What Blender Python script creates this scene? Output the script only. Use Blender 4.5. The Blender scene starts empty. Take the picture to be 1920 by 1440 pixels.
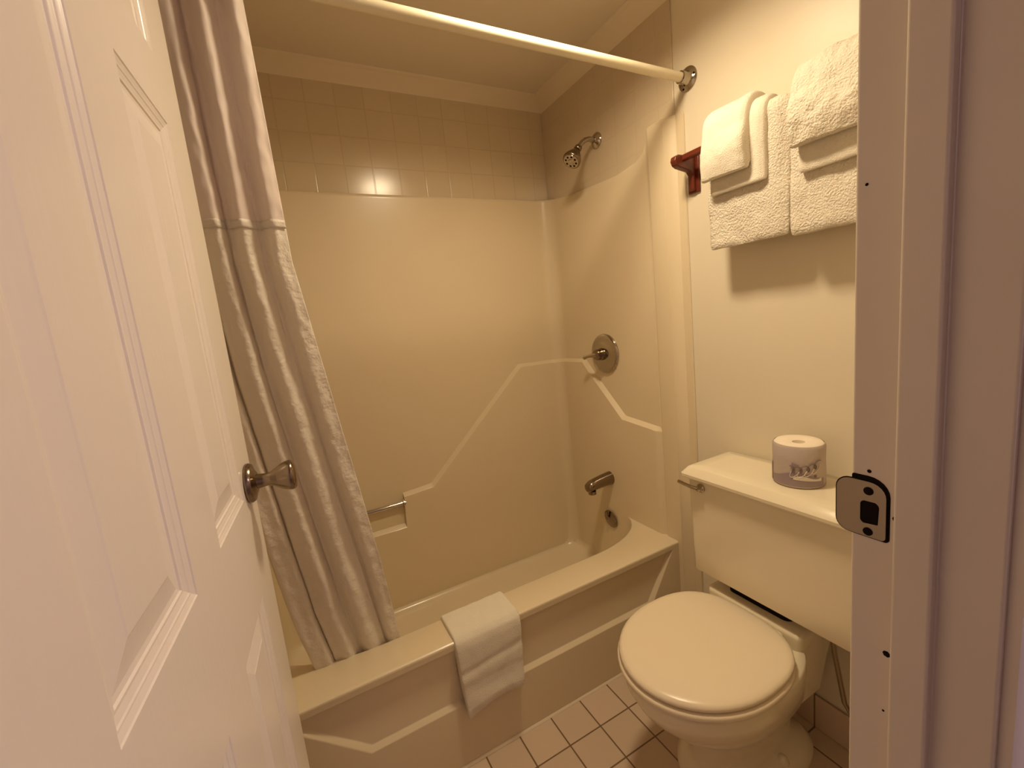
import bpy, bmesh, math, random
from math import pi, sin, cos, radians, sqrt
from mathutils import Vector, Matrix, noise
random.seed(4)
SC = bpy.context.scene
COL = SC.collection

# ------------------------------------------------------------------ camera
CAM = Vector((-1.2057, -1.8013, 1.2703))
yaw, pitch, roll, FPX = radians(-26.9068), radians(-8.2946), radians(-5.8966), 806.7
fw = Vector((-sin(yaw)*cos(pitch), cos(yaw)*cos(pitch), sin(pitch)))
rt0 = fw.cross(Vector((0, 0, 1))).normalized()
up0 = rt0.cross(fw)
rt = rt0*cos(roll) + up0*sin(roll)
up = up0*cos(roll) - rt0*sin(roll)
cd = bpy.data.cameras.new('camera')
cd.sensor_fit = 'HORIZONTAL'; cd.sensor_width = 36.0; cd.lens = 36.0*FPX/1920.0
cd.clip_start = 0.02; cd.clip_end = 50
cam = bpy.data.objects.new('camera', cd); COL.objects.link(cam)
cam.matrix_world = Matrix(((rt.x, up.x, -fw.x, CAM.x), (rt.y, up.y, -fw.y, CAM.y), (rt.z, up.z, -fw.z, CAM.z), (0, 0, 0, 1)))
SC.camera = cam

# ------------------------------------------------------------------ world, exposure
SC.view_settings.view_transform = 'Standard'
SC.view_settings.look = 'None'
SC.view_settings.gamma = 1.0
SC.view_settings.use_curve_mapping = False
SC.view_settings.exposure = 0.0
w = bpy.data.worlds.new('world'); SC.world = w; w.use_nodes = True
w.node_tree.nodes['Background'].inputs['Color'].default_value = (1.0, .72, .62, 1)
w.node_tree.nodes['Background'].inputs['Strength'].default_value = 0.02

LAMP_POS = Vector((-0.57, -0.98, 2.16))
LAMP_COL = (1.0, .81, .545)
LAMP_E = 39.0
HALL_COL = (1.0, .83, 1.0)
HALL_E = 25.0
HALL_POS = Vector((.20, -2.75, 2.2))

# ------------------------------------------------------------------ materials
def mat(name, col, rough=.5, metal=0, spec=.5, coat=0, bump=None, var=None, sss=0, trans=0):
    m = bpy.data.materials.new(name); m.use_nodes = True
    nt = m.node_tree; p = nt.nodes['Principled BSDF']
    p.inputs['Base Color'].default_value = (*col, 1)
    p.inputs['Roughness'].default_value = rough
    p.inputs['Metallic'].default_value = metal
    p.inputs['Specular IOR Level'].default_value = spec
    p.inputs['Coat Weight'].default_value = coat
    p.inputs['Coat Roughness'].default_value = .12
    tc = nt.nodes.new('ShaderNodeTexCoord')
    if var:                       # (scale, amount)
        n = nt.nodes.new('ShaderNodeTexNoise'); n.inputs['Scale'].default_value = var[0]; n.inputs['Detail'].default_value = 4
        nt.links.new(tc.outputs['Object'], n.inputs['Vector'])
        mx = nt.nodes.new('ShaderNodeMix'); mx.data_type = 'RGBA'
        k = 1-var[1]
        mx.inputs['A'].default_value = (col[0]*k, col[1]*k, col[2]*k, 1)
        mx.inputs['B'].default_value = (*col, 1)
        nt.links.new(n.outputs['Fac'], mx.inputs['Factor'])
        nt.links.new(mx.outputs['Result'], p.inputs['Base Color'])
    if bump:                      # (scale, strength, distance, stretch)
        n = nt.nodes.new('ShaderNodeTexNoise'); n.inputs['Scale'].default_value = bump[0]; n.inputs['Detail'].default_value = 3
        mp = nt.nodes.new('ShaderNodeMapping'); mp.inputs['Scale'].default_value = bump[3] if len(bump) > 3 else (1, 1, 1)
        nt.links.new(tc.outputs['Object'], mp.inputs['Vector']); nt.links.new(mp.outputs['Vector'], n.inputs['Vector'])
        b = nt.nodes.new('ShaderNodeBump'); b.inputs['Strength'].default_value = bump[1]; b.inputs['Distance'].default_value = bump[2]
        nt.links.new(n.outputs['Fac'], b.inputs['Height']); nt.links.new(b.outputs['Normal'], p.inputs['Normal'])
    if trans:
        out = nt.nodes['Material Output']
        tr = nt.nodes.new('ShaderNodeBsdfTranslucent'); tr.inputs['Color'].default_value = (*col, 1)
        ms = nt.nodes.new('ShaderNodeMixShader'); ms.inputs[0].default_value = trans
        nt.links.new(p.outputs[0], ms.inputs[1]); nt.links.new(tr.outputs[0], ms.inputs[2]); nt.links.new(ms.outputs[0], out.inputs[0])
    return m

def tile_mat(name, col, grout, size, gw, ox, oy, ax, rough=.2, var=.06, zcut=None, bumpd=.001):
    """square tiles from object coordinates; ax = the two axes used"""
    m = bpy.data.materials.new(name); m.use_nodes = True
    nt = m.node_tree; p = nt.nodes['Principled BSDF']; L = nt.links
    p.inputs['Roughness'].default_value = rough
    tc = nt.nodes.new('ShaderNodeTexCoord'); sp = nt.nodes.new('ShaderNodeSeparateXYZ'); L.new(tc.outputs['Object'], sp.inputs[0])
    def M(op, a, b=None, clamp=False):
        n = nt.nodes.new('ShaderNodeMath'); n.operation = op; n.use_clamp = clamp
        for i, v in enumerate((a, b)):
            if v is None: continue
            if isinstance(v, (int, float)): n.inputs[i].default_value = v
            else: L.new(v, n.inputs[i])
        return n.outputs[0]
    ds, cells = [], []
    for a, o in zip(ax, (ox, oy)):
        u = M('DIVIDE', M('SUBTRACT', sp.outputs[a], o), size)
        f = M('FRACT', M('ADD', u, 100))
        cells.append(M('FLOOR', M('ADD', u, 100)))
        ds.append(M('MULTIPLY', M('MINIMUM', f, M('SUBTRACT', 1, f)), size))
    d = M('MINIMUM', ds[0], ds[1])
    # height: 0 in the grout, 1 on the tile
    h = M('DIVIDE', M('SUBTRACT', d, gw*.5), gw*.5, True)
    wn = nt.nodes.new('ShaderNodeTexWhiteNoise'); wn.noise_dimensions = '2D'
    cb = nt.nodes.new('ShaderNodeCombineXYZ'); L.new(cells[0], cb.inputs[0]); L.new(cells[1], cb.inputs[1]); L.new(cb.outputs[0], wn.inputs['Vector'])
    mx0 = nt.nodes.new('ShaderNodeMix'); mx0.data_type = 'RGBA'
    mx0.inputs['A'].default_value = tuple(c*(1-var) for c in col)+(1,); mx0.inputs['B'].default_value = (*col, 1)
    L.new(wn.outputs['Value'], mx0.inputs['Factor'])
    mx = nt.nodes.new('ShaderNodeMix'); mx.data_type = 'RGBA'
    mx.inputs['A'].default_value = (*grout, 1); L.new(mx0.outputs['Result'], mx.inputs['B']); L.new(h, mx.inputs['Factor'])
    L.new(mx.outputs['Result'], p.inputs['Base Color'])
    b = nt.nodes.new('ShaderNodeBump'); b.inputs['Distance'].default_value = bumpd; b.inputs['Strength'].default_value = .5
    L.new(h, b.inputs['Height']); L.new(b.outputs['Normal'], p.inputs['Normal'])
    return m

M_wall = mat('cream_wall_paint', (.80, .71, .55), .38, spec=.35, bump=(90, .12, .001))
M_ceil = mat('ceiling_paint', (.80, .70, .56), .6, spec=.25, bump=(60, .15, .001))
M_crown = mat('crown_paint', (.80, .68, .51), .4)
M_fg = mat('cream_fiberglass', (.76, .635, .44), .32, spec=.4, coat=.3)
M_china = mat('bone_china', (.84, .74, .55), .18, spec=.5, coat=.3)
M_seat = mat('bone_plastic', (.86, .73, .54), .28, spec=.45)
M_door = mat('white_door_paint', (.80, .725, .64), .30, spec=.4, bump=(16, .35, .0014, (9, 9, .30)))
M_trim = mat('jamb_paint', (.86, .76, .64), .33, spec=.4, bump=(30, .25, .001, (1, 1, .3)), var=(7, .12))
M_chrome = mat('chrome', (.46, .41, .34), .10, metal=1)
M_bronze = mat('aged_brass', (.27, .21, .15), .2, metal=1)
M_steel = mat('worn_steel', (.34, .28, .20), .32, metal=1, bump=(120, .1, .001))
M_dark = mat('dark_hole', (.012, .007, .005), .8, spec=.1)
M_towel = mat('white_terry', (.86, .77, .63), .95, spec=.1, bump=(210, .75, .008), var=(90, .14))
M_towel2 = mat('smooth_white_terry', (.87, .79, .65), .95, spec=.1, bump=(450, .8, .003), var=(30, .06))
M_cloth = mat('curtain_fabric', (.93, .86, .76), .6, spec=.3, bump=(110, .7, .0035), trans=.25)
M_cloth2 = mat('curtain_header_fabric', (.93, .83, .77), .5, spec=.3, bump=(60, .2, .002), trans=.25)
M_wood = mat('mahogany', (.17, .030, .012), .35, spec=.5, bump=(40, .2, .001, (1, 1, 6)), var=(25, .4))
M_rod = mat('cream_rod', (.78, .69, .50), .3, spec=.5)
M_paper = mat('tissue_paper', (.86, .75, .60), .9, spec=.1, bump=(200, .3, .001))
M_wrap = mat('printed_wrapper', (.54, .45, .40), .6, spec=.3, bump=(60, .5, .002))
M_print = mat('wrapper_ink', (.20, .14, .15), .6)
M_print2 = mat('wrapper_light_print', (.78, .70, .60), .6)
M_hallwall = mat('hall_wall_paint', (.72, .62, .58), .6)
M_carpet = mat('hall_carpet', (.35, .27, .22), .95, bump=(400, .8, .003))
M_floor = tile_mat('floor_tile', (.65, .495, .36), (.18, .105, .055), .1145, .003, -.644, -.833, (0, 1), rough=.3, var=.10)
M_wtile = tile_mat('wall_tile_back', (.69, .575, .395), (.625, .51, .34), .104, .003, -.803, 1.809, (0, 2), rough=.20, var=.04, bumpd=.0006)
M_wtileR = tile_mat('wall_tile_side', (.66, .545, .385), (.64, .525, .365), .104, .0022, -.7, 1.809, (1, 2), rough=.22, var=.02, bumpd=.0006)

def emis(name, col, s):
    m = bpy.data.materials.new(name); m.use_nodes = True
    p = m.node_tree.nodes['Principled BSDF']
    p.inputs['Base Color'].default_value = (.9, .85, .75, 1)
    p.inputs['Emission Color'].default_value = (*col, 1); p.inputs['Emission Strength'].default_value = s
    return m
M_bulb = emis('lit_glass_dome', LAMP_COL, LAMP_E*4)
M_hall_fill = emis('hall_fill_glow', HALL_COL, HALL_E*4)

# ------------------------------------------------------------------ mesh helpers
class MB:
    def __init__(s): s.v = []; s.f = []
    def add(s, vs, fs):
        n = len(s.v); s.v += [tuple(v) for v in vs]; s.f += [tuple(i+n for i in f) for f in fs]; return s
    def box(s, a, b):
        x0, y0, z0 = a; x1, y1, z1 = b
        s.add([(x0,y0,z0),(x1,y0,z0),(x1,y1,z0),(x0,y1,z0),(x0,y0,z1),(x1,y0,z1),(x1,y1,z1),(x0,y1,z1)],
              [(0,3,2,1),(4,5,6,7),(0,1,5,4),(1,2,6,5),(2,3,7,6),(3,0,4,7)]); return s
    def loft(s, loops, cap0=True, cap1=True, closed=True):
        n = len(loops[0]); vs = [p for l in loops for p in l]; fs = []
        for k in range(len(loops)-1):
            for i in range(n if closed else n-1):
                j = (i+1) % n
                fs.append((k*n+i, k*n+j, (k+1)*n+j, (k+1)*n+i))
        if cap0: fs.append(tuple(range(n-1, -1, -1)))
        if cap1: fs.append(tuple((len(loops)-1)*n+i for i in range(n)))
        s.add(vs, fs); return s
    def lathe(s, prof, origin, axis, n=28, cap0=True, cap1=True):
        a = Vector(axis).normalized(); o = Vector(origin)
        t = Vector((0, 0, 1)) if abs(a.z) < .9 else Vector((1, 0, 0))
        u = a.cross(t).normalized(); v = a.cross(u)
        s.loft([[o+a*h+(u*cos(2*pi*i/n)+v*sin(2*pi*i/n))*max(r, 1e-5) for i in range(n)] for r, h in prof], cap0, cap1); return s
    def tube(s, pts, r, n=12, flat=None):
        pts = [Vector(p) for p in pts]; loops = []
        rr = r if isinstance(r, (list, tuple)) else [r]*len(pts)
        pu = None
        for i, p in enumerate(pts):
            d = (pts[min(i+1, len(pts)-1)]-pts[max(i-1, 0)]).normalized()
            if pu is None:
                t = Vector((0, 0, 1)) if abs(d.z) < .9 else Vector((1, 0, 0)); u = d.cross(t).normalized()
            else: u = (pu-d*pu.dot(d)).normalized()
            pu = u; v = d.cross(u)
            loops.append([p+(u*cos(2*pi*k/n)+v*sin(2*pi*k/n))*rr[i] for k in range(n)])
        s.loft(loops); return s
    def prism(s, poly, a, b, axis):
        """poly of 2D points extruded along axis from a to b"""
        def P(q, t):
            return {0: (t, q[0], q[1]), 1: (q[0], t, q[1]), 2: (q[0], q[1], t)}[axis]
        s.loft([[P(q, a) for q in poly], [P(q, b) for q in poly]]); return s
    def build(s, name, m, parent=None, smooth=False, bevel=0, seg=3, sub=0, ang=35, fixn=True, weld=False):
        me = bpy.data.meshes.new(name)
        o = bpy.data.objects.new(name, me); COL.objects.link(o)
        off = Vector((0, 0, 0))
        if parent is not None:
            o.parent = parent; off = Vector(parent['_o'])
        o['_o'] = tuple(off)
        me.from_pydata([tuple(Vector(v)-off) for v in s.v], [], s.f)
        if fixn or weld:
            bm = bmesh.new(); bm.from_mesh(me)
            if weld: bmesh.ops.remove_doubles(bm, verts=bm.verts, dist=1e-5)
            if fixn: bmesh.ops.recalc_face_normals(bm, faces=bm.faces)
            bm.to_mesh(me); bm.free()
        me.materials.append(m)
        if bevel:
            md = o.modifiers.new('bevel', 'BEVEL'); md.width = bevel; md.segments = seg; md.limit_method = 'ANGLE'; md.angle_limit = radians(30)
        if sub:
            md = o.modifiers.new('sub', 'SUBSURF'); md.levels = sub; md.render_levels = sub
        if smooth or bevel:
            me.polygons.foreach_set('use_smooth', [True]*len(me.polygons))
            try: me.set_sharp_from_angle(angle=radians(ang if not bevel else 60))
            except Exception: pass
        me.update(); return o

def thing(name, loc, label, cat, group=None):
    o = bpy.data.objects.new(name, None); COL.objects.link(o); o.location = loc; o['_o'] = tuple(loc)
    o.empty_display_size = .05
    o['label'] = label; o['category'] = cat
    if group: o['group'] = group
    return o
def tag(o, label, cat, group=None):
    o['label'] = label; o['category'] = cat
    if group: o['group'] = group
    return o
def struct(o): o['kind'] = 'structure'; return o
def lab(o, l): o['label'] = l; return o

def rrect(cx, cy, hx, hy, r, z, n=6, rx=None):
    pts = []
    for k, (sx, sy) in enumerate(((1, 1), (-1, 1), (-1, -1), (1, -1))):
        for i in range(n+1):
            a = k*pi/2+i*pi/2/n
            pts.append((cx+sx*(hx-r)+r*cos(a), cy+sy*(hy-r)+r*sin(a), z))
    return pts
def sgnpow(v, p): return math.copysign(abs(v)**p, v)

# ------------------------------------------------------------------ room constants
XL = -1.42; XR = 0.0; YB = 0.0; YF = -1.581; YH = -1.691; HC = 2.25
ZR = .398                        # tub rim height
YT = -.72                        # tub front

# ------------------------------------------------------------------ shell
struct(MB().box((XL-.1, YH, -.06), (XR+.1, YB+.1, 0)).build('floor', M_floor))
struct(MB().box((-3.2, -3.9, -.06), (1.2, YH, -.001)).build('floor', M_carpet))
struct(MB().box((XL-.1, YH, HC), (XR+.1, YB+.1, HC+.06)).build('ceiling', M_ceil))
struct(MB().box((-3.2, -3.9, 2.36), (1.2, YH, 2.42)).build('ceiling', M_hallwall))
struct(MB().box((XR, YH, 0), (XR+.1, YB+.1, HC)).build('wall_right', M_wall))
struct(MB().box((XL-.1, YH, 0), (XL, YB+.1, HC)).build('wall_left', M_wall))
struct(MB().box((XL, YB, 0), (XR, YB+.1, HC)).build('wall_back', M_wall))
b = MB()
OX0, OX1, OZ = -1.375, -.716, 2.05      # door opening (jamb faces)
JT = .019                                # jamb board
b.box((OX1+JT, YH, 0), (XR, YF, HC)); b.box((XL, YH, 0), (OX0-JT, YF, HC)); b.box((OX0-JT, YH, OZ+JT), (OX1+JT, YF, HC))
struct(b.build('wall_front', M_wall))
b = MB(); b.box((XR+.1, YH, 0), (1.2, YH+.1, 2.36)); b.box((-3.2, YH, 0), (XL-.1, YH+.1, 2.36)); b.box((XL-.1, YH, HC+.06), (XR+.1, YH+.1, 2.36))
struct(b.build('wall_hall_front', M_hallwall))
struct(MB().box((-3.2, -4.0, 0), (1.2, -3.9, 2.36)).build('wall_hall_back', M_hallwall))
struct(MB().box((-3.3, -3.9, 0), (-3.2, YH, 2.36)).build('wall_hall_left', M_hallwall))
struct(MB().box((1.2, -3.9, 0), (1.3, YH, 2.36)).build('wall_hall_right', M_hallwall))
# tiling above the surround
struct(MB().box((XL, -.008, 1.70), (XR, 0, HC-.03)).build('wall_tiles_back', M_wtile))
struct(MB().box((-.006, -.763, 1.70), (0, -.008, HC-.03)).build('wall_tiles_right', M_wtileR, bevel=.002))
struct(MB().box((XL, -.763, 1.70), (XL+.006, -.008, HC-.03)).build('wall_tiles_left', M_wtileR, bevel=.002))
# crown / cove moulding: profile (distance from wall, z)
cp = [(0, HC), (0, 2.196), (.006, 2.196), (.010, 2.203), (.022, 2.212), (.040, 2.228), (.050, 2.238), (.056, 2.240), (.062, 2.250)]
def crown(name, p0, p1, inward):
    """runs along the wall p0->p1 with mitred ends"""
    p0, p1, n = Vector(p0), Vector(p1), Vector(inward); d = (p1-p0).normalized()
    l0 = [p0+n*q[0]+d*q[0]+Vector((0, 0, q[1])) for q in cp]; l1 = [p1+n*q[0]-d*q[0]+Vector((0, 0, q[1])) for q in cp]
    struct(MB().loft([l0, l1]).build(name, M_crown, smooth=True, ang=50))
crown('trim_1', (XL, 0, 0), (XR, 0, 0), (0, -1, 0))
crown('trim_2', (XR, 0, 0), (XR, YF, 0), (-1, 0, 0))
crown('trim_3', (XL, YF, 0), (XL, 0, 0), (1, 0, 0))
crown('trim_4', (XR, YF, 0), (XL, YF, 0), (0, 1, 0))
# tile baseboard
M_base = tile_mat('baseboard_tile', (.72, .55, .40), (.25, .16, .09), .1145, .003, -.833, .109, (1, 2), rough=.3)
struct(MB().box((-.009, YF, 0), (0, -.79, .107)).build('baseboard_right', M_base, bevel=.003))
struct(MB().box((OX1+.07, YF, 0), (-.009, YF+.009, .107)).build('baseboard_front', M_base, bevel=.003))

# ------------------------------------------------------------------ door frame (jamb, stop, casing)
def jamb(name, s, xf):
    """s=+1: board on the +x side of the opening (face looks to -x)"""
    b = MB()
    st = .012; y0, y1 = -1.649, -1.620
    pr = [(xf, YF), (xf, y1), (xf-s*st, y1), (xf-s*st, y0), (xf, y0), (xf, YH), (xf+s*JT, YH), (xf+s*JT, YF)]
    b.prism(pr, 0, OZ, 2)
    return struct(b.build(name, M_trim, bevel=.0025))
jr = jamb('trim_5', 1, OX1)
jl = jamb('trim_6', -1, OX0)
b = MB(); b.prism([(YF, OZ+JT), (YH, OZ+JT), (YH, OZ), (-1.649, OZ), (-1.649, OZ-.012), (-1.620, OZ-.012), (-1.620, OZ), (YF, OZ)], OX0-JT, OX1+JT, 0)
struct(b.build('trim_7', M_trim, bevel=.0025))
# casings (hall side and room side)
cas = [(0, 0), (.012, .0), (.016, .004), (.030, .006), (.045, .011), (.057, .013), (.057, 0)]
def casing(name, x, s, y, ny):
    poly = [(x+s*.006, y), (x+s*.006, y+ny*.009), (x+s*.012, y+ny*.012), (x+s*.030, y+ny*.0125), (x+s*.045, y+ny*.016), (x+s*.060, y+ny*.016), (x+s*.063, y+ny*.012), (x+s*.063, y)]
    struct(MB().prism(poly, 0, OZ+.006, 2).build(name, M_trim, smooth=True, ang=40))
casing('trim_8', OX1, 1, YH, -1)
casing('trim_9', OX0, -1, YH, -1)
poly = [(YH, OZ+.006), (YH-.009, OZ+.006), (YH-.012, OZ+.012), (YH-.0125, OZ+.03), (YH-.016, OZ+.045), (YH-.016, OZ+.06), (YH-.012, OZ+.066), (YH, OZ+.066)]
struct(MB().prism(poly, OX0-.069, OX1+.069, 0).build('trim_10', M_trim, smooth=True, ang=40))
poly = [(OX1+.03, YF), (OX1+.03, YF+.009), (OX1+.05, YF+.012), (OX1+.087, YF+.012), (OX1+.087, YF)]
struct(MB().prism(poly, 0, OZ+.03, 2).build('trim_11', M_trim, bevel=.002))

# strike plate on the jamb
sp = thing('strike_plate', (OX1, -1.592, 1.048), 'worn brass strike plate with dark latch hole set into the door jamb', 'strike plate')
def plate_poly(y0, y1, z0, z1, r0, r1, n=6):
    """y0: far (room) side with radius r0, y1: stop side with radius r1"""
    pts = []
    for cy, cz, a0, r in ((y0-r0, z1-r0, 0, r0), (y1+r1, z1-r1, 90, r1), (y1+.004, z0+.004, 180, .004), (y0-r0, z0+r0, 270, r0)):
        for i in range(n+1):
            a = radians(a0+i*90/n); pts.append((cy+r*cos(a), cz+r*sin(a)))
    return pts
def face_with_hole(b, outer, hole, x0, x1):
    """plate with a hole: both loops have the same number of points"""
    n = len(outer)
    L = [[(x, p[0], p[1]) for p in q] for x, q in ((x0, outer), (x1, outer), (x1, hole), (x0, hole), (x0, outer))]
    b.loft(L, False, False)
N = 28
outer = plate_poly(-1.5685, -1.611, 1.019, 1.077, .012, .014)
def hole_like(outer, cy, cz, hy, hz):
    r = []
    for p in outer:
        a = math.atan2((p[1]-1.048)/.029, (p[0]+1.589)/.022)
        r.append((cy+hy*sgnpow(cos(a), .6), cz+hz*sgnpow(sin(a), .6)))
    return r
b = MB(); face_with_hole(b, outer, hole_like(outer, -1.5975, 1.0445, .0085, .0125), OX1-.0022, OX1-.0002)
b.build('plate', M_steel, sp, bevel=.0005, seg=2)
edge = plate_poly(-1.5672, -1.612, 1.0180, 1.0778, .0128, .0145)  # slightly larger dark outline: painted shade of the plate's thickness
lab(MB().prism(edge, OX1-.0013, OX1-.0003, 0).build('plate_edge_shade', M_dark, sp), 'dark rim painted as the shade along the plate edge')
# recess of the cut mortise showing as a dark outline around the plate
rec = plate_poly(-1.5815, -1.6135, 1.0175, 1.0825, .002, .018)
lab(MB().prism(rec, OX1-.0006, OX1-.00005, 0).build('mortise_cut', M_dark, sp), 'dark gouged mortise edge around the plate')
MB().prism([(-1.5975+.0083*sgnpow(cos(t*pi/8), .6), 1.0445+.0123*sgnpow(sin(t*pi/8), .6)) for t in range(16)], OX1-.0010, OX1-.0004, 0).build('latch_hole', M_dark, sp)
for z in (1.0675, 1.0245):
    MB().lathe([(.0042, 0), (.0042, .0006), (.002, .001)], (OX1-.0022, -1.5965, z), (-1, 0, 0), 16).build('screw', M_dark, sp)
# paint chips / nail holes on the jamb
for z, y, r in ((.897, -1.6135, .0035), (1.0875, -1.596, .002), (1.045, -1.6175, .0025), (1.36, -1.59, .0015), (.56, -1.611, .003), (.83, -1.612, .0012)):
    lab(MB().lathe([(r, 0), (r*.8, .0004)], (OX1-.0001, y, z), (-1, 0, 0), 7).build('chip', M_dark, jr), 'dark nail hole')

# ------------------------------------------------------------------ the door (open into the room)
DW, DH, DT = .645, 2.03, .035
E0 = Vector((-1.206-.1025*.87, -1.801+.87, 0)); da = radians(4.0)
dd = Vector((sin(da), cos(da), 0)); dn = Vector((cos(da), -sin(da), 0))     # along door, face normal
Hh = E0-dd*DW                                                               # visible face at the hinge side
def dp(s, z, o=0): return Hh+dd*s+dn*o+Vector((0, 0, z+.008))
xs = [0, .098, .275, .378, .547, DW]; zs = [0, .22, .868, 1.028, 1.578, 1.668, 1.915, DH]
prof = [(0, 0), (.0012, .0012), (.006, .0030), (.0075, .0032), (.0088, .0042), (.014, .0058), (.0160, .0060), (.0175, .0076), (.022, .0082), (.045, .0040), (.047, .0032)]
def door_face(b, side):
    off = 0 if side > 0 else -DT
    for i in range(5):
        for j in range(7):
            x0, x1, z0, z1 = xs[i], xs[i+1], zs[j], zs[j+1]
            if i in (1, 3) and j in (1, 3, 5):
                loops = []
                for ins, dep in prof:
                    loops.append([dp(x, z, off-side*dep) for x, z in ((x0+ins, z0+ins), (x1-ins, z0+ins), (x1-ins, z1-ins), (x0+ins, z1-ins))])
                b.loft(loops, False, True)
            else:
                b.add([dp(x, z, off) for x, z in ((x0, z0), (x1, z0), (x1, z1), (x0, z1))], [(0, 1, 2, 3)])
b = MB(); door_face(b, 1); door_face(b, -1)
rim = []
for s_ in (0, -DT):
    rim.append([dp(x, 0, s_) for x in xs]+[dp(DW, z, s_) for z in zs[1:]]+[dp(x, DH, s_) for x in xs[::-1][1:]]+[dp(0, z, s_) for z in zs[::-1][1:-1]])
b.loft(rim, False, False)
door = b.build('door_1', M_door, weld=True, smooth=True, ang=9)
struct(door)
kz = 1.042
kp = dp(DW-.052, kz)
k = MB().lathe([(.031, 0), (.0325, .002), (.0325, .006), (.030, .010), (.020, .013), (.017, .015)], kp, dn, 36).build('knob_rosette', M_bronze, door, smooth=True)
MB().lathe([(.013, .012), (.0115, .022), (.0105, .030), (.012, .036), (.017, .044), (.0215, .052), (.0245, .060), (.0255, .066), (.0245, .070), (.021, .073), (.010, .075), (0, .0752)], kp, dn, 36).build('door_knob', M_bronze, door, smooth=True, ang=60)
kq = dp(DW-.052, kz, -DT)
MB().lathe([(.031, 0), (.0325, .002), (.0325, .006), (.030, .010), (.020, .013), (.013, .015), (.0105, .030), (.012, .036), (.0215, .052), (.0255, .066), (.021, .070), (0, .071)], kq, -dn, 32).build('door_knob', M_bronze, door, smooth=True, ang=60)
b = MB(); P = [dp(DW, kz-.028, -.0055), dp(DW, kz+.028, -.0055), dp(DW, kz+.028, -.0295), dp(DW, kz-.028, -.0295)]
b.loft([P, [p+dd*.001 for p in P]]); b.build('latch_plate', M_bronze, door)
b = MB(); P = [dp(DW, kz-.008, -.011), dp(DW, kz+.008, -.011), dp(DW, kz+.008, -.023), dp(DW, kz-.008, -.023)]
Q = [P[0]+dd*.003, P[1]+dd*.003, P[2]+dd*.010, P[3]+dd*.010]
b.loft([P, Q]); b.build('latch_bolt', M_bronze, door)
for z in (.25, 1.02, 1.80):
    MB().lathe([(.006, 0), (.006, .088), (.004, .092)], Hh-dn*(DT+.004)-dd*.004+Vector((0, 0, z)), (0, 0, 1), 12).build('hinge', M_bronze, door, smooth=True)

# ------------------------------------------------------------------ tub and shower unit
tub = thing('bathtub', (-.71, -.36, 0), 'cream one-piece bathtub with moulded surround walls and recessed apron', 'bathtub')
# basin + rim
def opening(z, x0, x1, y0, y1, rf, rb, n=10):
    """closed loop: rf=(rx,ry) radii of the front corners, rb of the back corners"""
    pts = []
    for cx, cy, sx, sy, r in ((x1-rb[0], y1-rb[1], 1, 1, rb), (x0+rb[0], y1-rb[1], -1, 1, rb), (x0+rf[0], y0+rf[1], -1, -1, rf), (x1-rf[0], y0+rf[1], 1, -1, rf)):
        k = {(1, 1): 0, (-1, 1): 1, (-1, -1): 2, (1, -1): 3}[(sx, sy)]
        for i in range(n+1):
            a = k*pi/2+i*pi/2/n
            pts.append((cx+r[0]*cos(a), cy+r[1]*sin(a), z))
    return pts
XA, XB = XL+.001, -.001
XI0, XI1 = XL+.036, -.036
loops = [opening(ZR, XI0, XI1, -.607, -.036, (.29, .165), (.060, .060)),
         opening(ZR-.004, XI0, XI1, -.600, -.036, (.288, .163), (.060, .060)),
         opening(ZR-.014, XI0+.001, XI1, -.596, -.036, (.286, .163), (.060, .060)),
         opening(.25, XI0+.002, XI1-.001, -.585, -.036, (.25, .17), (.060, .060)),
         opening(.14, XI0+.003, XI1-.002, -.570, -.037, (.22, .18), (.062, .062)),
         opening(.118, XI0+.006, XI1-.005, -.560, -.040, (.21, .18), (.066, .066)),
         opening(.104, XI0+.020, XI1-.022, -.545, -.055, (.19, .16), (.085, .085)),
         opening(.096, XI0+.05, XI1-.055, -.52, -.080, (.17, .14), (.11, .11)),
         opening(.092, XI0+.12, XI1-.13, -.47, -.140, (.15, .12), (.11, .11))]
b = MB(); b.loft(loops, False, True)
# rim surface: radiate from the opening loop out to the rectangle
inner = loops[0]; outer_r = []
for p in inner:
    x, y = p[0], p[1]
    ex = min(max(x, XA), XB)
    cxm, cym = -.71, -.33
    dx, dy = x-cxm, y-cym
    tt = []
    if dx > 0: tt.append((XB-cxm)/dx)
    if dx < 0: tt.append((XA-cxm)/dx)
    if dy > 0: tt.append((-.002-cym)/dy)
    if dy < 0: tt.append((YT+.008-cym)/dy)
    t = min(tt); outer_r.append((cxm+dx*t, cym+dy*t, ZR))
# put true corners in
for cx, cy in ((XB, YT+.008), (XA, YT+.008), (XB, -.002), (XA, -.002)):
    i = min(range(len(outer_r)), key=lambda k: (outer_r[k][0]-cx)**2+(outer_r[k][1]-cy)**2)
    outer_r[i] = (cx, cy, ZR)
b.loft([inner, outer_r], False, False)
b.build('basin', M_fg, tub, smooth=True, ang=50, weld=True)
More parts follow.
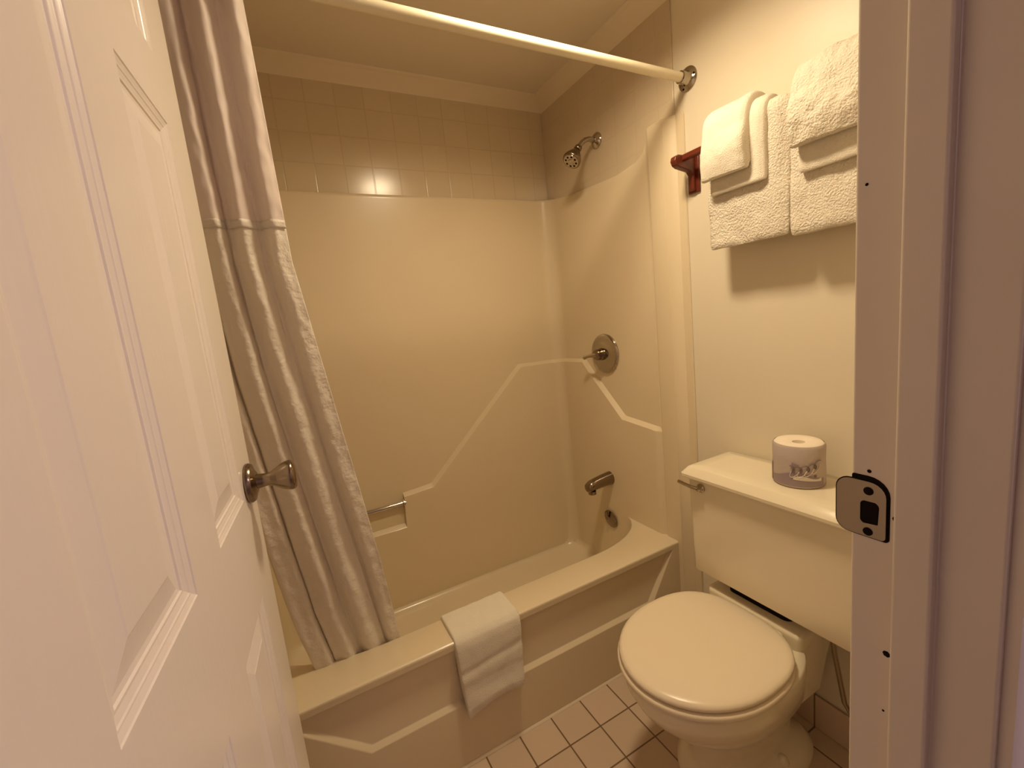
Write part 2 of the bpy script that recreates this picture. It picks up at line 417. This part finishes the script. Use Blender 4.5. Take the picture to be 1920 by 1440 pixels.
# apron with recessed trapezoid panel
b = MB()
X0a, X1a = XA, -.030
def ap(x, z, y): return (x, y, z)
fo = [(-.062, ZR-.024), (-.180, .196), (-1.175, .196), (-1.36, ZR-.024)]            # outer edge of chamfer
fi = [(-.076, ZR-.030), (-.188, .207), (-1.170, .207), (-1.345, ZR-.030)]
yr_, yp = YT, YT+.014
ring_o = [(X1a, ZR-.008), (X1a, 0), (X0a, 0), (X0a, ZR-.008)]
top = [[(x, YT+.008, ZR), (x, YT+.0035, ZR-.0013), (x, YT+.0006, ZR-.0045), (x, YT, ZR-.009)] for x in (XB, X0a)]
b.add(top[0]+top[1], [(0, 1, 5, 4), (1, 2, 6, 5), (2, 3, 7, 6)])
b.add([ap(*p, yr_) for p in ring_o]+[ap(*p, yr_) for p in fo], [(0, 4, 5, 1), (1, 5, 6, 2), (2, 6, 7, 3), (3, 7, 4, 0)])
b.add([ap(*p, yr_) for p in fo]+[ap(*p, yp) for p in fi], [(0, 4, 5, 1), (1, 5, 6, 2), (2, 6, 7, 3), (3, 7, 4, 0)])
b.add([ap(*p, yp) for p in fi], [(0, 1, 2, 3)])
b.add([(X1a, YT, 0), (X1a, YT, ZR-.009), (XB, YT, ZR-.009), (XB, YT, 0)], [(0, 1, 2, 3)])
b.build('apron', M_fg, tub, bevel=.0035, seg=3, weld=True)
# surround walls, column by column along a U path
RC = .065; ys0 = -.664; XW = .020; YW = .022
path = []
def seg(p0, p1, nrm, xs_):
    for t in xs_: path.append((Vector(p0).lerp(Vector(p1), t), Vector(nrm)))
sl = abs(ys0)-YW-RC
yl = sorted(set([i/60 for i in range(61)]))
for t in yl: path.append((Vector((XL+XW, ys0+sl*t, 0)), Vector((1, 0, 0))))
for i in range(1, 12):
    a = pi-i*(pi/2)/12; path.append((Vector((XL+XW+RC+RC*cos(a), -YW-RC+RC*sin(a), 0)), Vector((-cos(a), -sin(a), 0))))
xs_b = sorted(set([XL+XW+RC+i*(abs(XL)-2*XW-2*RC)/90 for i in range(91)]+[-.870, -.876, -1.14, -1.134, -.74, -.263]))
for x in xs_b: path.append((Vector((x, -YW, 0)), Vector((0, -1, 0))))
for i in range(1, 12):
    a = pi/2-i*(pi/2)/12; path.append((Vector((-XW-RC+RC*cos(a), -YW-RC+RC*sin(a), 0)), Vector((-cos(a), -sin(a), 0))))
for t in yl[::-1]: path.append((Vector((-XW, ys0+sl*t, 0)), Vector((-1, 0, 0))))
def interp(pts, v):
    pts = sorted(pts)
    if v <= pts[0][0]: return pts[0][1], 0
    for (a, fa), (c, fc) in zip(pts, pts[1:]):
        if v <= c: return fa+(fc-fa)*(v-a)/(c-a), (fc-fa)/(c-a)
    return pts[-1][1], 0
ridge_back = [(-1.5, .60), (-1.22, .60), (-1.141, .600), (-1.140, .600), (-1.134, .470), (-.876, .470), (-.870, .603), (-.745, .612), (-.74, .616), (-.263, 1.068), (-.022, 1.063)]
ridge_side = [(-.70, .818), (-.638, .824), (-.466, .839), (-.285, 1.008), (-.227, 1.068), (0, 1.064)]
top_side = [(-.70, 1.862), (-.672, 1.856), (-.655, 1.835), (-.633, 1.800), (-.60, 1.780), (-.494, 1.768), (-.183, 1.786), (-.10, 1.800), (-.03, 1.810), (0, 1.810)]
TL = .018
b = MB(); rows = []
for p, n in path:
    side = abs(n.x) > .5
    if side: h, sl_ = interp(ridge_side, p.y); tp = interp(top_side, p.y)[0]
    else: h, sl_ = interp(ridge_back, p.x); tp = 1.810
    if sl_ > 5 or sl_ < -5: sl_ = 0
    ch = .014*sqrt(1+sl_*sl_)
    f = min(1, max(0, (p.y+.668)/.03)) if side else 1
    f = f*f*(3-2*f)
    t = .004+(TL-.004)*f
    col = [(t, .112), (t, h-ch-.010), (t, h-ch-.004), (t, h-ch), (t*.93, h-ch*.9), (t*.08, h-ch*.1), (0, h), (0, h+.005), (0, h+.012), (0, tp-.022), (0, tp-.014), (0, tp-.008), (-.0025, tp-.002), (-.008, tp), (-.016, tp)]
    rows.append([(p.x+n.x*o, p.y+n.y*o, z) for o, z in col])
b.loft(rows, False, False, closed=False)
b.build('surround', M_fg, tub, smooth=True, ang=40)
# front columns / nailing flange of the surround
def column(s, X):
    prf = [(0, -.650), (.019, -.650), (.0215, -.660), (.028, -.668), (.030, -.676), (.030, -.730), (.0285, -.736), (.024, -.7395), (.006, -.766), (.004, -.768), (.005, -.795), (0, -.797)]
    L0 = [(X+s*q[0], q[1], 0) for q in prf]; L1 = [(X+s*q[0], q[1], 1.852 + (.006 if q[0] > .02 else 0)) for q in prf]
    L2 = [(X+s*q[0]*.8, q[1]+.002, 1.862) for q in prf]
    return MB().loft([L0, L1, L2]).build('surround_column', M_fg, tub, smooth=True, ang=25)
column(-1, -.0015); column(1, XL+.0015)
MB().prism([(YT-.006, .0005), (YT-.0045, .003), (YT-.0005, .007), (YT-.0002, .0005)], XL+.002, -.032, 0).build('caulk_bead', M_crown, tub, smooth=True)
# grab bar in the moulded pocket
gb = MB().tube([(-1.145, -.042, .566), (-.868, -.042, .566)], .0085, 20).build('grab_bar', M_chrome, tub, smooth=True)
lab(gb, 'chrome grab bar across the moulded pocket')
for x in (-.874, -1.14):
    MB().lathe([(.0155, 0), (.0155, .004), (.012, .006)], (x, -.042, .566), (1 if x < -1 else -1, 0, 0), 20).build('grab_bar_flange', M_chrome, gb, smooth=True)
# overflow plate with trip lever
op = Vector((XI1-.006, -.350, .350))
ov = MB().lathe([(.041, 0), (.041, .003), (.034, .007), (.012, .010), (0, .0105)], op, (-1, 0, -.12), 30).build('overflow_plate', M_bronze, tub, smooth=True)
MB().tube([op+Vector((-.008, 0, .006)), op+Vector((-.020, 0, .022)), op+Vector((-.022, 0, .040))], [.005, .0045, .006], 10).build('trip_lever', M_bronze, ov, smooth=True)
MB().lathe([(.032, 0), (.032, .002), (.026, .004), (.010, .0045)], (-.27, -.33, .092), (0, 0, 1), 28).build('drain', M_bronze, tub, smooth=True)

# ------------------------------------------------------------------ shower fittings
sh = thing('shower_fixture', (0, -.387, 1.934), 'small chrome shower head on a bent arm high on the tiled end wall', 'shower head')
MB().lathe([(.029, 0), (.029, .004), (.024, .010), (.014, .015), (.012, .017)], (-.006, -.387, 1.934), (-1, 0, 0), 30).build('escutcheon', M_chrome, sh, smooth=True)
arm = [(-.006, -.387, 1.934), (-.045, -.387, 1.936), (-.065, -.387, 1.930), (-.080, -.387, 1.919), (-.098, -.387, 1.902)]
MB().tube(arm, .0095, 16).build('shower_arm', M_chrome, sh, smooth=True)
hd = Vector((-.62, -.10, -.78)).normalized(); h0 = Vector((-.096, -.387, 1.904))
MB().lathe([(.010, 0), (.014, .004), (.015, .014), (.012, .018), (.013, .022), (.017, .028), (.026, .045), (.033, .060), (.035, .066), (.035, .075), (.032, .078)], h0, hd, 32).build('shower_head', M_bronze, sh, smooth=True, ang=50)
sf = MB().lathe([(.030, .0), (.029, .002), (.012, .003), (.010, .006), (0, .007)], h0+hd*.077, hd, 32).build('spray_face', M_chrome, sh, smooth=True)
u_ = hd.cross(Vector((0, 0, 1))).normalized(); v_ = hd.cross(u_)
for i in range(8):
    a = i*pi/4; q = h0+hd*.0785+(u_*cos(a)+v_*sin(a))*.0205
    MB().lathe([(.0042, 0), (.0042, .0016), (.002, .002)], q, hd, 10).build('nozzle', M_dark, sf)

vp = Vector((-XW-.002, -.366, 1.094))
sv = thing('shower_valve', tuple(vp), 'round chrome shower valve plate with lever handle on the surround end wall', 'shower valve')
MB().lathe([(.083, -.004), (.084, .002), (.081, .007), (.068, .010), (.060, .0085), (.045, .014), (.030, .017)], vp, (-1, 0, 0), 48).build('valve_plate', M_chrome, sv, smooth=True, ang=50)
MB().lathe([(.026, .014), (.026, .030), (.023, .034), (.023, .048), (.020, .052), (0, .053)], vp, (-1, 0, 0), 32).build('valve_hub', M_bronze, sv, smooth=True)
lv = [vp+Vector((-.042, 0, 0)), vp+Vector((-.052, .018, -.002)), vp+Vector((-.060, .042, -.005)), vp+Vector((-.064, .062, -.010))]
MB().tube(lv, [.011, .009, .0075, .010], 14).build('valve_lever', M_chrome, sv, smooth=True)

tp0 = Vector((-.036, -.360, .545))
ts = thing('tub_spout', tuple(tp0), 'chrome tub spout jutting from the end wall below the valve', 'tub spout')
b = MB(); loops = []
for t, rz, ry, dz in ((0, .030, .028, 0), (.012, .029, .027, 0), (.05, .027, .026, -.002), (.09, .025, .025, -.006), (.115, .024, .024, -.010), (.128, .019, .021, -.014), (.132, .010, .012, -.016)):
    loops.append([(tp0.x-t, tp0.y+ry*cos(2*pi*i/24), tp0.z+dz+rz*sin(2*pi*i/24)) for i in range(24)])
b.loft(loops); b.build('spout_body', M_bronze, ts, smooth=True, ang=60)
MB().lathe([(.017, 0), (.017, .014)], (tp0.x-.105, tp0.y, tp0.z-.046), (0, 0, 1), 20).build('spout_outlet', M_bronze, ts, smooth=True)

# ------------------------------------------------------------------ curtain rod and curtain
rod = thing('curtain_rod', (0, -.816, 1.942), 'cream painted shower curtain rod running across the tub', 'curtain rod')
MB().tube([(XL, -.816, 1.942), (-.03, -.816, 1.942)], .0135, 24).build('rod_tube', M_rod, rod, smooth=True)
for x, s in ((0, -1), (XL, 1)):
    fl = MB().lathe([(.034, 0), (.034, .003), (.029, .007), (.020, .010), (.0175, .016), (.0175, .034), (.0155, .036)], (x, -.816, 1.942), (s, 0, 0), 32).build('rod_flange', M_chrome, rod, smooth=True)
    for a in (55, 175, 295):
        MB().lathe([(.005, 0), (.004, .003), (0, .0035)], (x+s*.005, -.816+.026*cos(radians(a)), 1.942+.026*sin(radians(a))), (s, 0, 0), 10).build('screw', M_dark, fl, smooth=True)

cur = thing('shower_curtain', (-1.25, -.80, 1.90), 'off-white shower curtain bunched at the left, bottom tucked inside the tub', 'shower curtain')
def cur_pt(u, z):
    """u 0..1 left to right"""
    t = (1.915-z)/(1.915-.345)
    xl = interp([(0, -1.395), (.45, -1.37), (.70, -1.335), (.86, -1.312), (1, -1.275)], t)[0]
    xr = interp([(0, -1.176), (.30, -1.170), (.55, -1.125), (.80, -1.078), (1, -1.047)], t)[0]
    yc = -.812+.232*t**1.1
    if t > .97: yc += 0
    w_ = u + .018*sin(5*u+3*t)
    x = xl+(xr-xl)*w_
    amp = interp([(0, .009), (.3, .009), (.7, .011), (1, .011)], t)[0]
    ph = 3.7*2*pi*(u**.9)+.9*sin(2.2*t+1)+.5
    y = yc+amp*sin(ph)+.35*amp*sin(2.3*ph+1.7+2*t)
    x += .010*cos(ph)*(.4+.6*t)
    q = noise.noise(Vector((u*9, z*7, 1.3)))
    y += .005*q + .0022*noise.noise(Vector((u*26, z*34, 4)))
    return (x, y, z)
def cur_panel(name, z0, z1, nz, m, lb, off=0):
    n = 150; rows = []
    for j in range(nz+1):
        z = z0+(z1-z0)*j/nz
        r = []
        for i in range(n+1):
            p = cur_pt(i/n, z); dz = 0
            if name == 'curtain_panel' and j == 0: dz = .006*sin(i*.09+1)
            r.append((p[0], p[1]+off, z+dz))
        rows.append(r)
    o = MB().loft(rows, False, False, closed=False).build(name, m, cur, smooth=True, ang=80, fixn=False)
    sd = o.modifiers.new('thick', 'SOLIDIFY'); sd.thickness = .0012
    lab(o, lb); return o
cur_panel('curtain_panel', .345, 1.520, 190, M_cloth, 'crinkled matt lower panel')
cur_panel('curtain_header', 1.515, 1.915, 60, M_cloth2, 'smooth sheer header above the seam', -.0015)
cur_panel('header_seam', 1.508, 1.524, 3, M_cloth, 'puckered seam between header and lower panel', -.003)
cur_panel('hem', .340, .366, 3, M_cloth, 'stitched bottom hem', -.0016)
for i in range(10):
    u = (i+.5)/10; p = Vector(cur_pt(u, 1.905))
    pts = []
    for k in range(21):
        a = 2*pi*k/20; pts.append((p.x+.004*sin(a), -.816+.021*cos(a), 1.930+.031*sin(a)))
    MB().tube(pts, .0016, 6).build('curtain_ring', M_chrome, cur, smooth=True)

# ------------------------------------------------------------------ towel rail and towels
bar = thing('towel_rail', (0, -.825, 1.66), 'dark red wooden towel rail with bracket on the wall beside the tub', 'towel rail')
def bracket(y):
    prf = [(0, 1.612), (-.016, 1.612), (-.019, 1.616), (-.019, 1.655), (-.030, 1.668), (-.078, 1.676), (-.090, 1.682), (-.096, 1.694), (-.092, 1.706), (-.080, 1.712), (-.055, 1.712), (-.030, 1.714), (-.019, 1.720), (-.016, 1.728), (0, 1.728)]
    MB().prism(prf, y-.010, y+.010, 1).build('bracket', M_wood, bar, bevel=.003, seg=3)
    MB().box((-.008, y-.021, 1.606), (-.0005, y+.021, 1.734)).build('bracket_backplate', M_wood, bar, bevel=.003)
bracket(-.828); bracket(-1.452)
MB().box((-.066, -1.475, 1.694), (-.048, -.812, 1.712)).build('rail', M_wood, bar, bevel=.004, seg=3)

def drape(name, y0, y1, r, th, zf, zb, m, label, cat, group=None, xc=-.057, zc=1.703, amp=.0025, bulge=0, taper=0, seed=0, lump=.0, tilt=0, obj_parent=None, topz=0, rnd=.35):
    """folded towel over the rail. r: inner radius, th: thickness"""
    ny = 26; na = 12
    def sect(grow):
        ro = r+th+grow*0; pts = []
        # outer path front bottom -> up -> over -> back bottom, then inner path back
        nf = 16
        for i in range(nf+1):
            v = i/nf; z = zf+(zc-zf)*v
            pts.append(('o', xc-ro-bulge*sin(pi*min(1, (1-v)*.9))*(1), z, 1-v))
        for i in range(1, na):
            a = pi-i*pi/na; pts.append(('o', xc+ro*cos(a), zc+ro*sin(a)*(1+topz), 0))
        for i in range(nf//2+1):
            v = i/(nf//2); pts.append(('o', xc+ro, zc+(zb-zc)*v, 0))
        for i in range(nf//2+1):
            v = i/(nf//2); pts.append(('i', xc+r, zb+(zc-zb)*v, 0))
        for i in range(1, na):
            a = i*pi/na; pts.append(('i', xc+r*cos(a), zc+r*sin(a), 0))
        for i in range(nf+1):
            v = i/nf; z = zc+(zf+.004-zc)*v
            pts.append(('i', xc-r-.6*bulge*sin(pi*min(1, v*.9)), z, v))
        return pts
    base = sect(0); loops = []
    ym = (y0+y1)/2; xm_f = xc-r-th/2
    for j in range(ny+1):
        t = j/ny; e = min(t, 1-t)*ny
        k = {0: rnd, 1: .82}.get(int(e), 1.0) if e < 2 else 1.0          # rounds the folded side edges
        lp = []
        y = y0+(y1-y0)*t
        for kind, x, z, dn_ in base:
            yy = ym+(y-ym)*(1-taper*dn_)
            mid = r+th/2
            # shrink the thickness toward the middle line near the ends
            if kind == 'o':
                dx, dz = x-xc, z-zc
                if z >= zc:
                    L = math.hypot(dx, dz); s_ = (mid+(L-mid)*k)/max(L, 1e-6); X, Z = xc+dx*s_, zc+dz*s_
                else:
                    X = xc+math.copysign(abs(dx)-(th/2)*(1-k), dx); Z = z+(0.004*(1-k) if z < zf+.01 else 0)
            else:
                X, Z = x, z
            n1 = noise.noise(Vector((yy*14+seed, Z*14, X*20)))*lump + noise.noise(Vector((yy*70+seed, Z*70, X*70)))*amp
            if kind == 'o': X -= n1 if x < xc else -.3*n1; Z += n1*.4 if z > zc-.05 else n1*.6
            Z += tilt*(t-.5)*dn_
            lp.append((X if X < -.004 else -.004, yy, Z))
        loops.append(lp)
    o = MB().loft(loops, True, True).build(name, m, obj_parent, smooth=True, ang=75, sub=1)
    tag(o, label, cat, group)
    return o
G1 = 'bath towels folded over the rail'
bt1 = drape('bath_towel', -.938, -1.163, .013, .024, 1.408, 1.44, M_towel, 'large white bath towel nearest the shower, hanging from the wooden rail', 'towel', G1, lump=.006, seed=3, amp=.004)
bt2 = drape('bath_towel', -1.1605, -1.40, .013, .024, 1.400, 1.43, M_towel, 'large white bath towel on the rail, half hidden by the door jamb', 'towel', G1, lump=.006, seed=9, amp=.004)
G2 = 'hand towels folded over the bath towels'
ht1 = drape('hand_towel', -.962, -1.118, .039, .017, 1.548, 1.60, M_towel2, 'folded white hand towel lying over the bath towel nearest the shower', 'towel', G2, lump=.003, seed=5, amp=.0015)
ht2 = drape('hand_towel', -1.192, -1.368, .039, .017, 1.533, 1.60, M_towel2, 'folded white hand towel lying over the bath towel beside the door jamb', 'towel', G2, lump=.003, seed=15, amp=.0015)
G3 = 'washcloths folded on top of the hand towels'
wc1 = drape('washcloth', -.958, -1.082, .058, .020, 1.585, 1.63, M_towel2, 'folded white washcloth outermost on the left towel stack', 'washcloth', G3, lump=.006, seed=25, amp=.002, bulge=.014, taper=-.05, tilt=.0)
wc2 = drape('washcloth', -1.188, -1.345, .058, .022, 1.585, 1.63, M_towel, 'folded white terry washcloth outermost on the right towel stack', 'washcloth', G3, lump=.010, seed=33, amp=.005, bulge=.016)

# bath mat over the tub edge
def mat_towel():
    x0, x1 = -.924, -.712; n = 40
    # centre line (y, z) from inside the tub over the rim and down the front
    cl = [(-.594, .372), (-.596, .388), (-.603, .402), (-.625, .404), (-.66, .4045), (-.69, .4045), (-.712, .402), (-.7235, .392), (-.7275, .375), (-.729, .35), (-.730, .32), (-.732, .298), (-.7335, .280), (-.732, .262), (-.733, .24), (-.736, .22), (-.738, .205), (-.737, .192), (-.735, .180)]
    # resample
    fine = []
    for a, c in zip(cl, cl[1:]):
        for k in range(3): fine.append((a[0]+(c[0]-a[0])*k/3, a[1]+(c[1]-a[1])*k/3))
    fine.append(cl[-1]); m_ = len(fine); th = .007
    def P(i, j, s):
        t = i/n; v = j/(m_-1)
        y, z = fine[j]
        a = fine[max(j-1, 0)]; c = fine[min(j+1, m_-1)]
        ty, tz = c[0]-a[0], c[1]-a[1]; L = math.hypot(ty, tz); ny, nz = tz/L, -ty/L
        if ny*(-1)+nz*.2 < 0 and j > 8: ny, nz = -ny, -nz
        if j <= 8 and nz < 0: ny, nz = -ny, -nz
        e = min(t, 1-t)*n; k = .3 if e < .5 else (.75 if e < 1.5 else 1)
        hang = max(0, (v-.40)/.6)
        d = s*th*k*.5 + .5*th + .0012*noise.noise(Vector((t*9, v*12, 2)))*(1 if s > 0 else 0) + hang*.004*noise.noise(Vector((t*4, v*5, 7)))
        lean = .5+.5*sin(pi*t)
        x = x0+(x1-x0)*t
        x += hang*(.010*(1-t) - .018*t)
        zz = z+nz*d
        d_c = .0035*math.exp(-((v-.58+.05*(t-.5))/.025)**2)*(1 if s > 0 else 0)
        y += -(-d_c) ; zz += -hang**2*(.020*(1-t)**3) + hang**2*(.010*sin(pi*t)) + hang**2*.004*t
        return (x, y+ny*d-hang*.003, zz)
    loops = []
    for i in range(n+1):
        loops.append([P(i, j, 1) for j in range(m_)]+[P(i, j, -1) for j in range(m_-1, -1, -1)])
    return MB().loft(loops).build('bath_mat', M_towel2, None, smooth=True, ang=80, sub=1)
tag(mat_towel(), 'folded white bath mat draped over the front edge of the bathtub', 'bath mat')

# ------------------------------------------------------------------ toilet
TY = -1.108
toi = thing('toilet', (-.35, TY, 0), 'bone coloured two-piece toilet with closed round lid beside the tub', 'toilet')
def egg(xf, xb, hw, z, cx, pf=2.0, pb=2.5, n=48, yc=TY):
    """front at xf (toward -x), back at xb, half width hw, widest at cx"""
    pts = []
    for i in range(n):
        a = 2*pi*i/n; c, s_ = cos(a), sin(a)
        if c < 0: pts.append((cx+(cx-xf)*sgnpow(c, 2/pf), yc+hw*sgnpow(s_, 2/pf), z))
        else: pts.append((cx+(xb-cx)*sgnpow(c, 2/pb), yc+hw*sgnpow(s_, 2/pb), z))
    return pts
# bowl and pedestal
L = [egg(-.44, -.045, .128, 0, -.25, 2.4, 3.4), egg(-.44, -.045, .128, .018, -.25, 2.4, 3.4), egg(-.425, -.055, .112, .032, -.25, 2.4, 3.2),
     egg(-.410, -.080, .078, .055, -.27, 2.3, 3.0), egg(-.415, -.085, .082, .13, -.28, 2.2, 3.0), egg(-.46, -.09, .108, .19, -.30, 2.1, 3.0),
     egg(-.535, -.10, .152, .25, -.34, 2, 2.9), egg(-.580, -.11, .168, .30, -.37, 2, 2.8), egg(-.600, -.12, .178, .34, -.385, 2, 2.8),
     egg(-.604, -.125, .180, .368, -.39, 2, 2.8), egg(-.600, -.13, .177, .377, -.39, 2, 2.8), egg(-.58, -.15, .16, .379, -.39, 2, 2.8)]
MB().loft(L).build('bowl', M_china, toi, smooth=True, ang=70)
# deck behind the seat carrying the tank
L = [rrect(-.120, TY, .085, .115, .04, .20), rrect(-.120, TY, .088, .126, .035, .30), rrect(-.112, TY, .088, .134, .022, .38), rrect(-.110, TY, .087, .136, .016, .408), rrect(-.110, TY, .085, .134, .014, .418), rrect(-.110, TY, .075, .124, .012, .420)]
MB().loft(L).build('bowl_deck', M_china, toi, smooth=True, ang=70)
MB().loft([rrect(-.105, TY, .06, .09, .02, .415), rrect(-.105, TY, .06, .09, .02, .464)]).build('tank_gasket', M_dark, toi)
# seat ring and lid
seat_l = [egg(-.608, -.203, .184, .382, -.39, 2, 2.6), egg(-.614, -.200, .188, .386, -.39, 2, 2.6), egg(-.615, -.200, .189, .394, -.39, 2, 2.6), egg(-.611, -.202, .186, .399, -.39, 2, 2.6), egg(-.595, -.21, .172, .400, -.39, 2, 2.6)]
MB().loft(seat_l).build('seat', M_seat, toi, smooth=True, ang=70)
lid_l = [egg(-.594, -.202, .170, .4015, -.39, 2, 2.7), egg(-.606, -.199, .181, .403, -.39, 2, 2.7), egg(-.6105, -.198, .1845, .408, -.39, 2, 2.7), egg(-.608, -.199, .183, .415, -.39, 2, 2.7), egg(-.600, -.203, .177, .4195, -.39, 2, 2.7), egg(-.585, -.212, .165, .4215, -.39, 2, 2.7), egg(-.50, -.24, .10, .424, -.39, 2, 2.7), egg(-.42, -.34, .03, .425, -.39, 2, 2.5)]
MB().loft(lid_l).build('lid', M_seat, toi, smooth=True, ang=70)
for s in (-1, 1):
    MB().loft([rrect(-.212, TY+s*.073, .012, .024, .008, .380), rrect(-.212, TY+s*.073, .012, .024, .008, .408), rrect(-.212, TY+s*.073, .009, .020, .006, .412)]).build('seat_hinge', M_seat, toi, smooth=True, ang=50)
for s in (-1, 1):
    bc = (-.210, TY+s*.094, .024)
    MB().lathe([(.017, 0), (.0165, .012), (.013, .022), (.007, .028), (0, .030)], bc, (0, 0, 1), 20).build('bolt_cap', M_china, toi, smooth=True)
# tank
TYT = -1.150; HW = .222
L = []
for z, dx, dh in ((.462, .003, .004), (.465, .001, .002), (.52, .002, .003), (.755, -.002, -.004), (.762, -.002, -.004)):
    L.append(rrect(-.1085, TYT, .0935-dx*.5, HW-dh, .013, z))
MB().loft(L).build('tank', M_china, toi, smooth=True, ang=60)
tl = [rrect(-.114, TYT, .104, HW+.012, .012, .758), rrect(-.114, TYT, .108, HW+.016, .012, .762), rrect(-.114, TYT, .108, HW+.016, .012, .770), rrect(-.108, TYT, .098, HW+.004, .012, .788), rrect(-.106, TYT, .092, HW-.004, .010, .7915), rrect(-.104, TYT, .06, HW-.04, .010, .7918)]
MB().loft(tl).build('tank_lid', M_china, toi, smooth=True, ang=40)
fl = MB().lathe([(.013, 0), (.013, .005), (.009, .010), (.008, .016), (0, .017)], (-.202, -.972, .733), (-1, 0, 0), 20).build('flush_lever', M_chrome, toi, smooth=True)
lab(fl, 'chrome flush lever')
MB().tube([(-.214, -.968, .733), (-.220, -.950, .735), (-.222, -.925, .738), (-.222, -.908, .741)], [.0055, .005, .0055, .0065], 12).build('lever_handle', M_chrome, fl, smooth=True)
# supply line behind
MB().tube([(-.03, -1.30, .15), (-.06, -1.30, .16), (-.09, -1.29, .22), (-.10, -1.27, .36), (-.10, -1.26, .464)], .006, 10).build('supply_hose', M_steel, toi, smooth=True)

# toilet roll
rx, ry_, rz0 = -.104, -1.189, .7922; RR = .057; RH = .106
roll = thing('toilet_roll', (rx, ry_, rz0), 'wrapped toilet paper roll with grey printed wrapper on top of the tank', 'toilet roll')
b = MB().lathe([(RR-.003, 0), (RR, .003), (RR+.0008, RH*.3), (RR-.0003, RH*.6), (RR+.0004, RH-.006), (RR-.003, RH)], (rx, ry_, rz0), (0, 0, 1), 48, True, False)
o = b.build('wrapper', M_wrap, roll, smooth=True, ang=60); lab(o, 'crinkled greyish mauve printed wrapper')
MB().lathe([(RR-.0025, RH-.0025), (RR-.007, RH+.002), (.030, RH+.001), (.014, RH-.002)], (rx, ry_, rz0), (0, 0, 1), 40, False, False).build('wrapper_top', M_paper, roll, smooth=True, ang=70)
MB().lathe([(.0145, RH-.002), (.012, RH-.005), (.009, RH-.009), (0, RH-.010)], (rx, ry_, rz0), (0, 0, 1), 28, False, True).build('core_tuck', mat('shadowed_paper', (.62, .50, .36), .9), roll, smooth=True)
# printing on the wrapper: bands and looping script
def on_roll(a, z, o=.0012): return Vector((rx+(RR+o)*cos(a), ry_+(RR+o)*sin(a), rz0+z))
aim = math.atan2(CAM.y-ry_, CAM.x-rx)
def strip(a0, a1, f0, f1, name, m, o=.0013, n=24):
    L0 = [on_roll(a0+(a1-a0)*i/n, f0(i/n), o) for i in range(n+1)]; L1 = [on_roll(a0+(a1-a0)*i/n, f1(i/n), o) for i in range(n+1)]
    return MB().loft([L0, L1], False, False, closed=False).build(name, m, roll, smooth=True, fixn=False)
M_band = mat('wrapper_mauve_print', (.33, .25, .27), .6)
strip(aim-1.15, aim+1.05, lambda t: .006, lambda t: .026+.016*sin(pi*t)**2, 'printed_band', M_band)
strip(aim-1.75, aim-1.25, lambda t: .006, lambda t: .036+.02*t, 'printed_band', M_band)
strip(aim-.2, aim+.9, lambda t: .024-.004*t, lambda t: .030+.004*sin(6*t), 'printed_band', M_print2, .0017)
for r_ in range(2):
    pts = []
    for i in range(70):
        t = i/69; a = aim+(-.32+1.10*t)+.10*sin(t*26+r_*2)
        pts.append(on_roll(a, .044+.016*t-.012*r_+.0085*sin(t*26+1.4)+.012*(t-.5)**2*2, .0018))
    MB().tube(pts, .0011 if r_ == 0 else .0007, 6).build('printed_script', M_print if r_ == 0 else M_print2, roll, smooth=True)
strip(aim-.25, aim+.0, lambda t: .056, lambda t: .066-.004*t, 'printed_mark', M_band)
MB().lathe([(.0035, 0), (.003, .0004)], on_roll(aim+.62, .034, .0016), (cos(aim+.62), sin(aim+.62), 0), 12).build('printed_mark', M_print, roll)

# ------------------------------------------------------------------ lamps
cl_ = thing('ceiling_light', tuple(LAMP_POS+Vector((0, 0, .1))), 'small round glass ceiling light above the bathroom floor', 'ceiling light')
MB().lathe([(.0955, .004), (.0965, -.024), (.0985, -.026), (.100, -.024), (.100, .012), (.092, .030), (.080, HC-LAMP_POS.z-.0005)], tuple(LAMP_POS), (0, 0, 1), 36).build('light_base', M_chrome, cl_, smooth=True)  # rim lowered below the glass to hold light off the upper walls
gl = MB().lathe([(0, -.010), (.030, -.0095), (.062, -.007), (.082, -.003), (.088, .001)], tuple(LAMP_POS), (0, 0, 1), 32, False, False).build('glass_dome', M_bulb, cl_, smooth=True, ang=80)
lab(gl, 'glowing frosted glass dome')
hl = thing('hall_fill_light', (HALL_POS.x, HALL_POS.y, 2.36), 'unseen dome light added on the hall ceiling to light the door', 'ceiling light')  # unseen lamp, added to throw pinkish light onto the door
MB().lathe([(.13, 0), (.13, .012), (.11, .016)], (HALL_POS.x, HALL_POS.y, 2.343), (0, 0, 1), 36).build('light_base', M_chrome, hl, smooth=True)
MB().lathe([(0, -.07), (.06, -.064), (.10, -.045), (.12, 0)], (HALL_POS.x, HALL_POS.y, 2.342), (0, 0, 1), 32, False, False).build('glass_dome', M_hall_fill, hl, smooth=True, ang=80)

for o in bpy.data.objects:
    if '_o' in o: del o['_o']
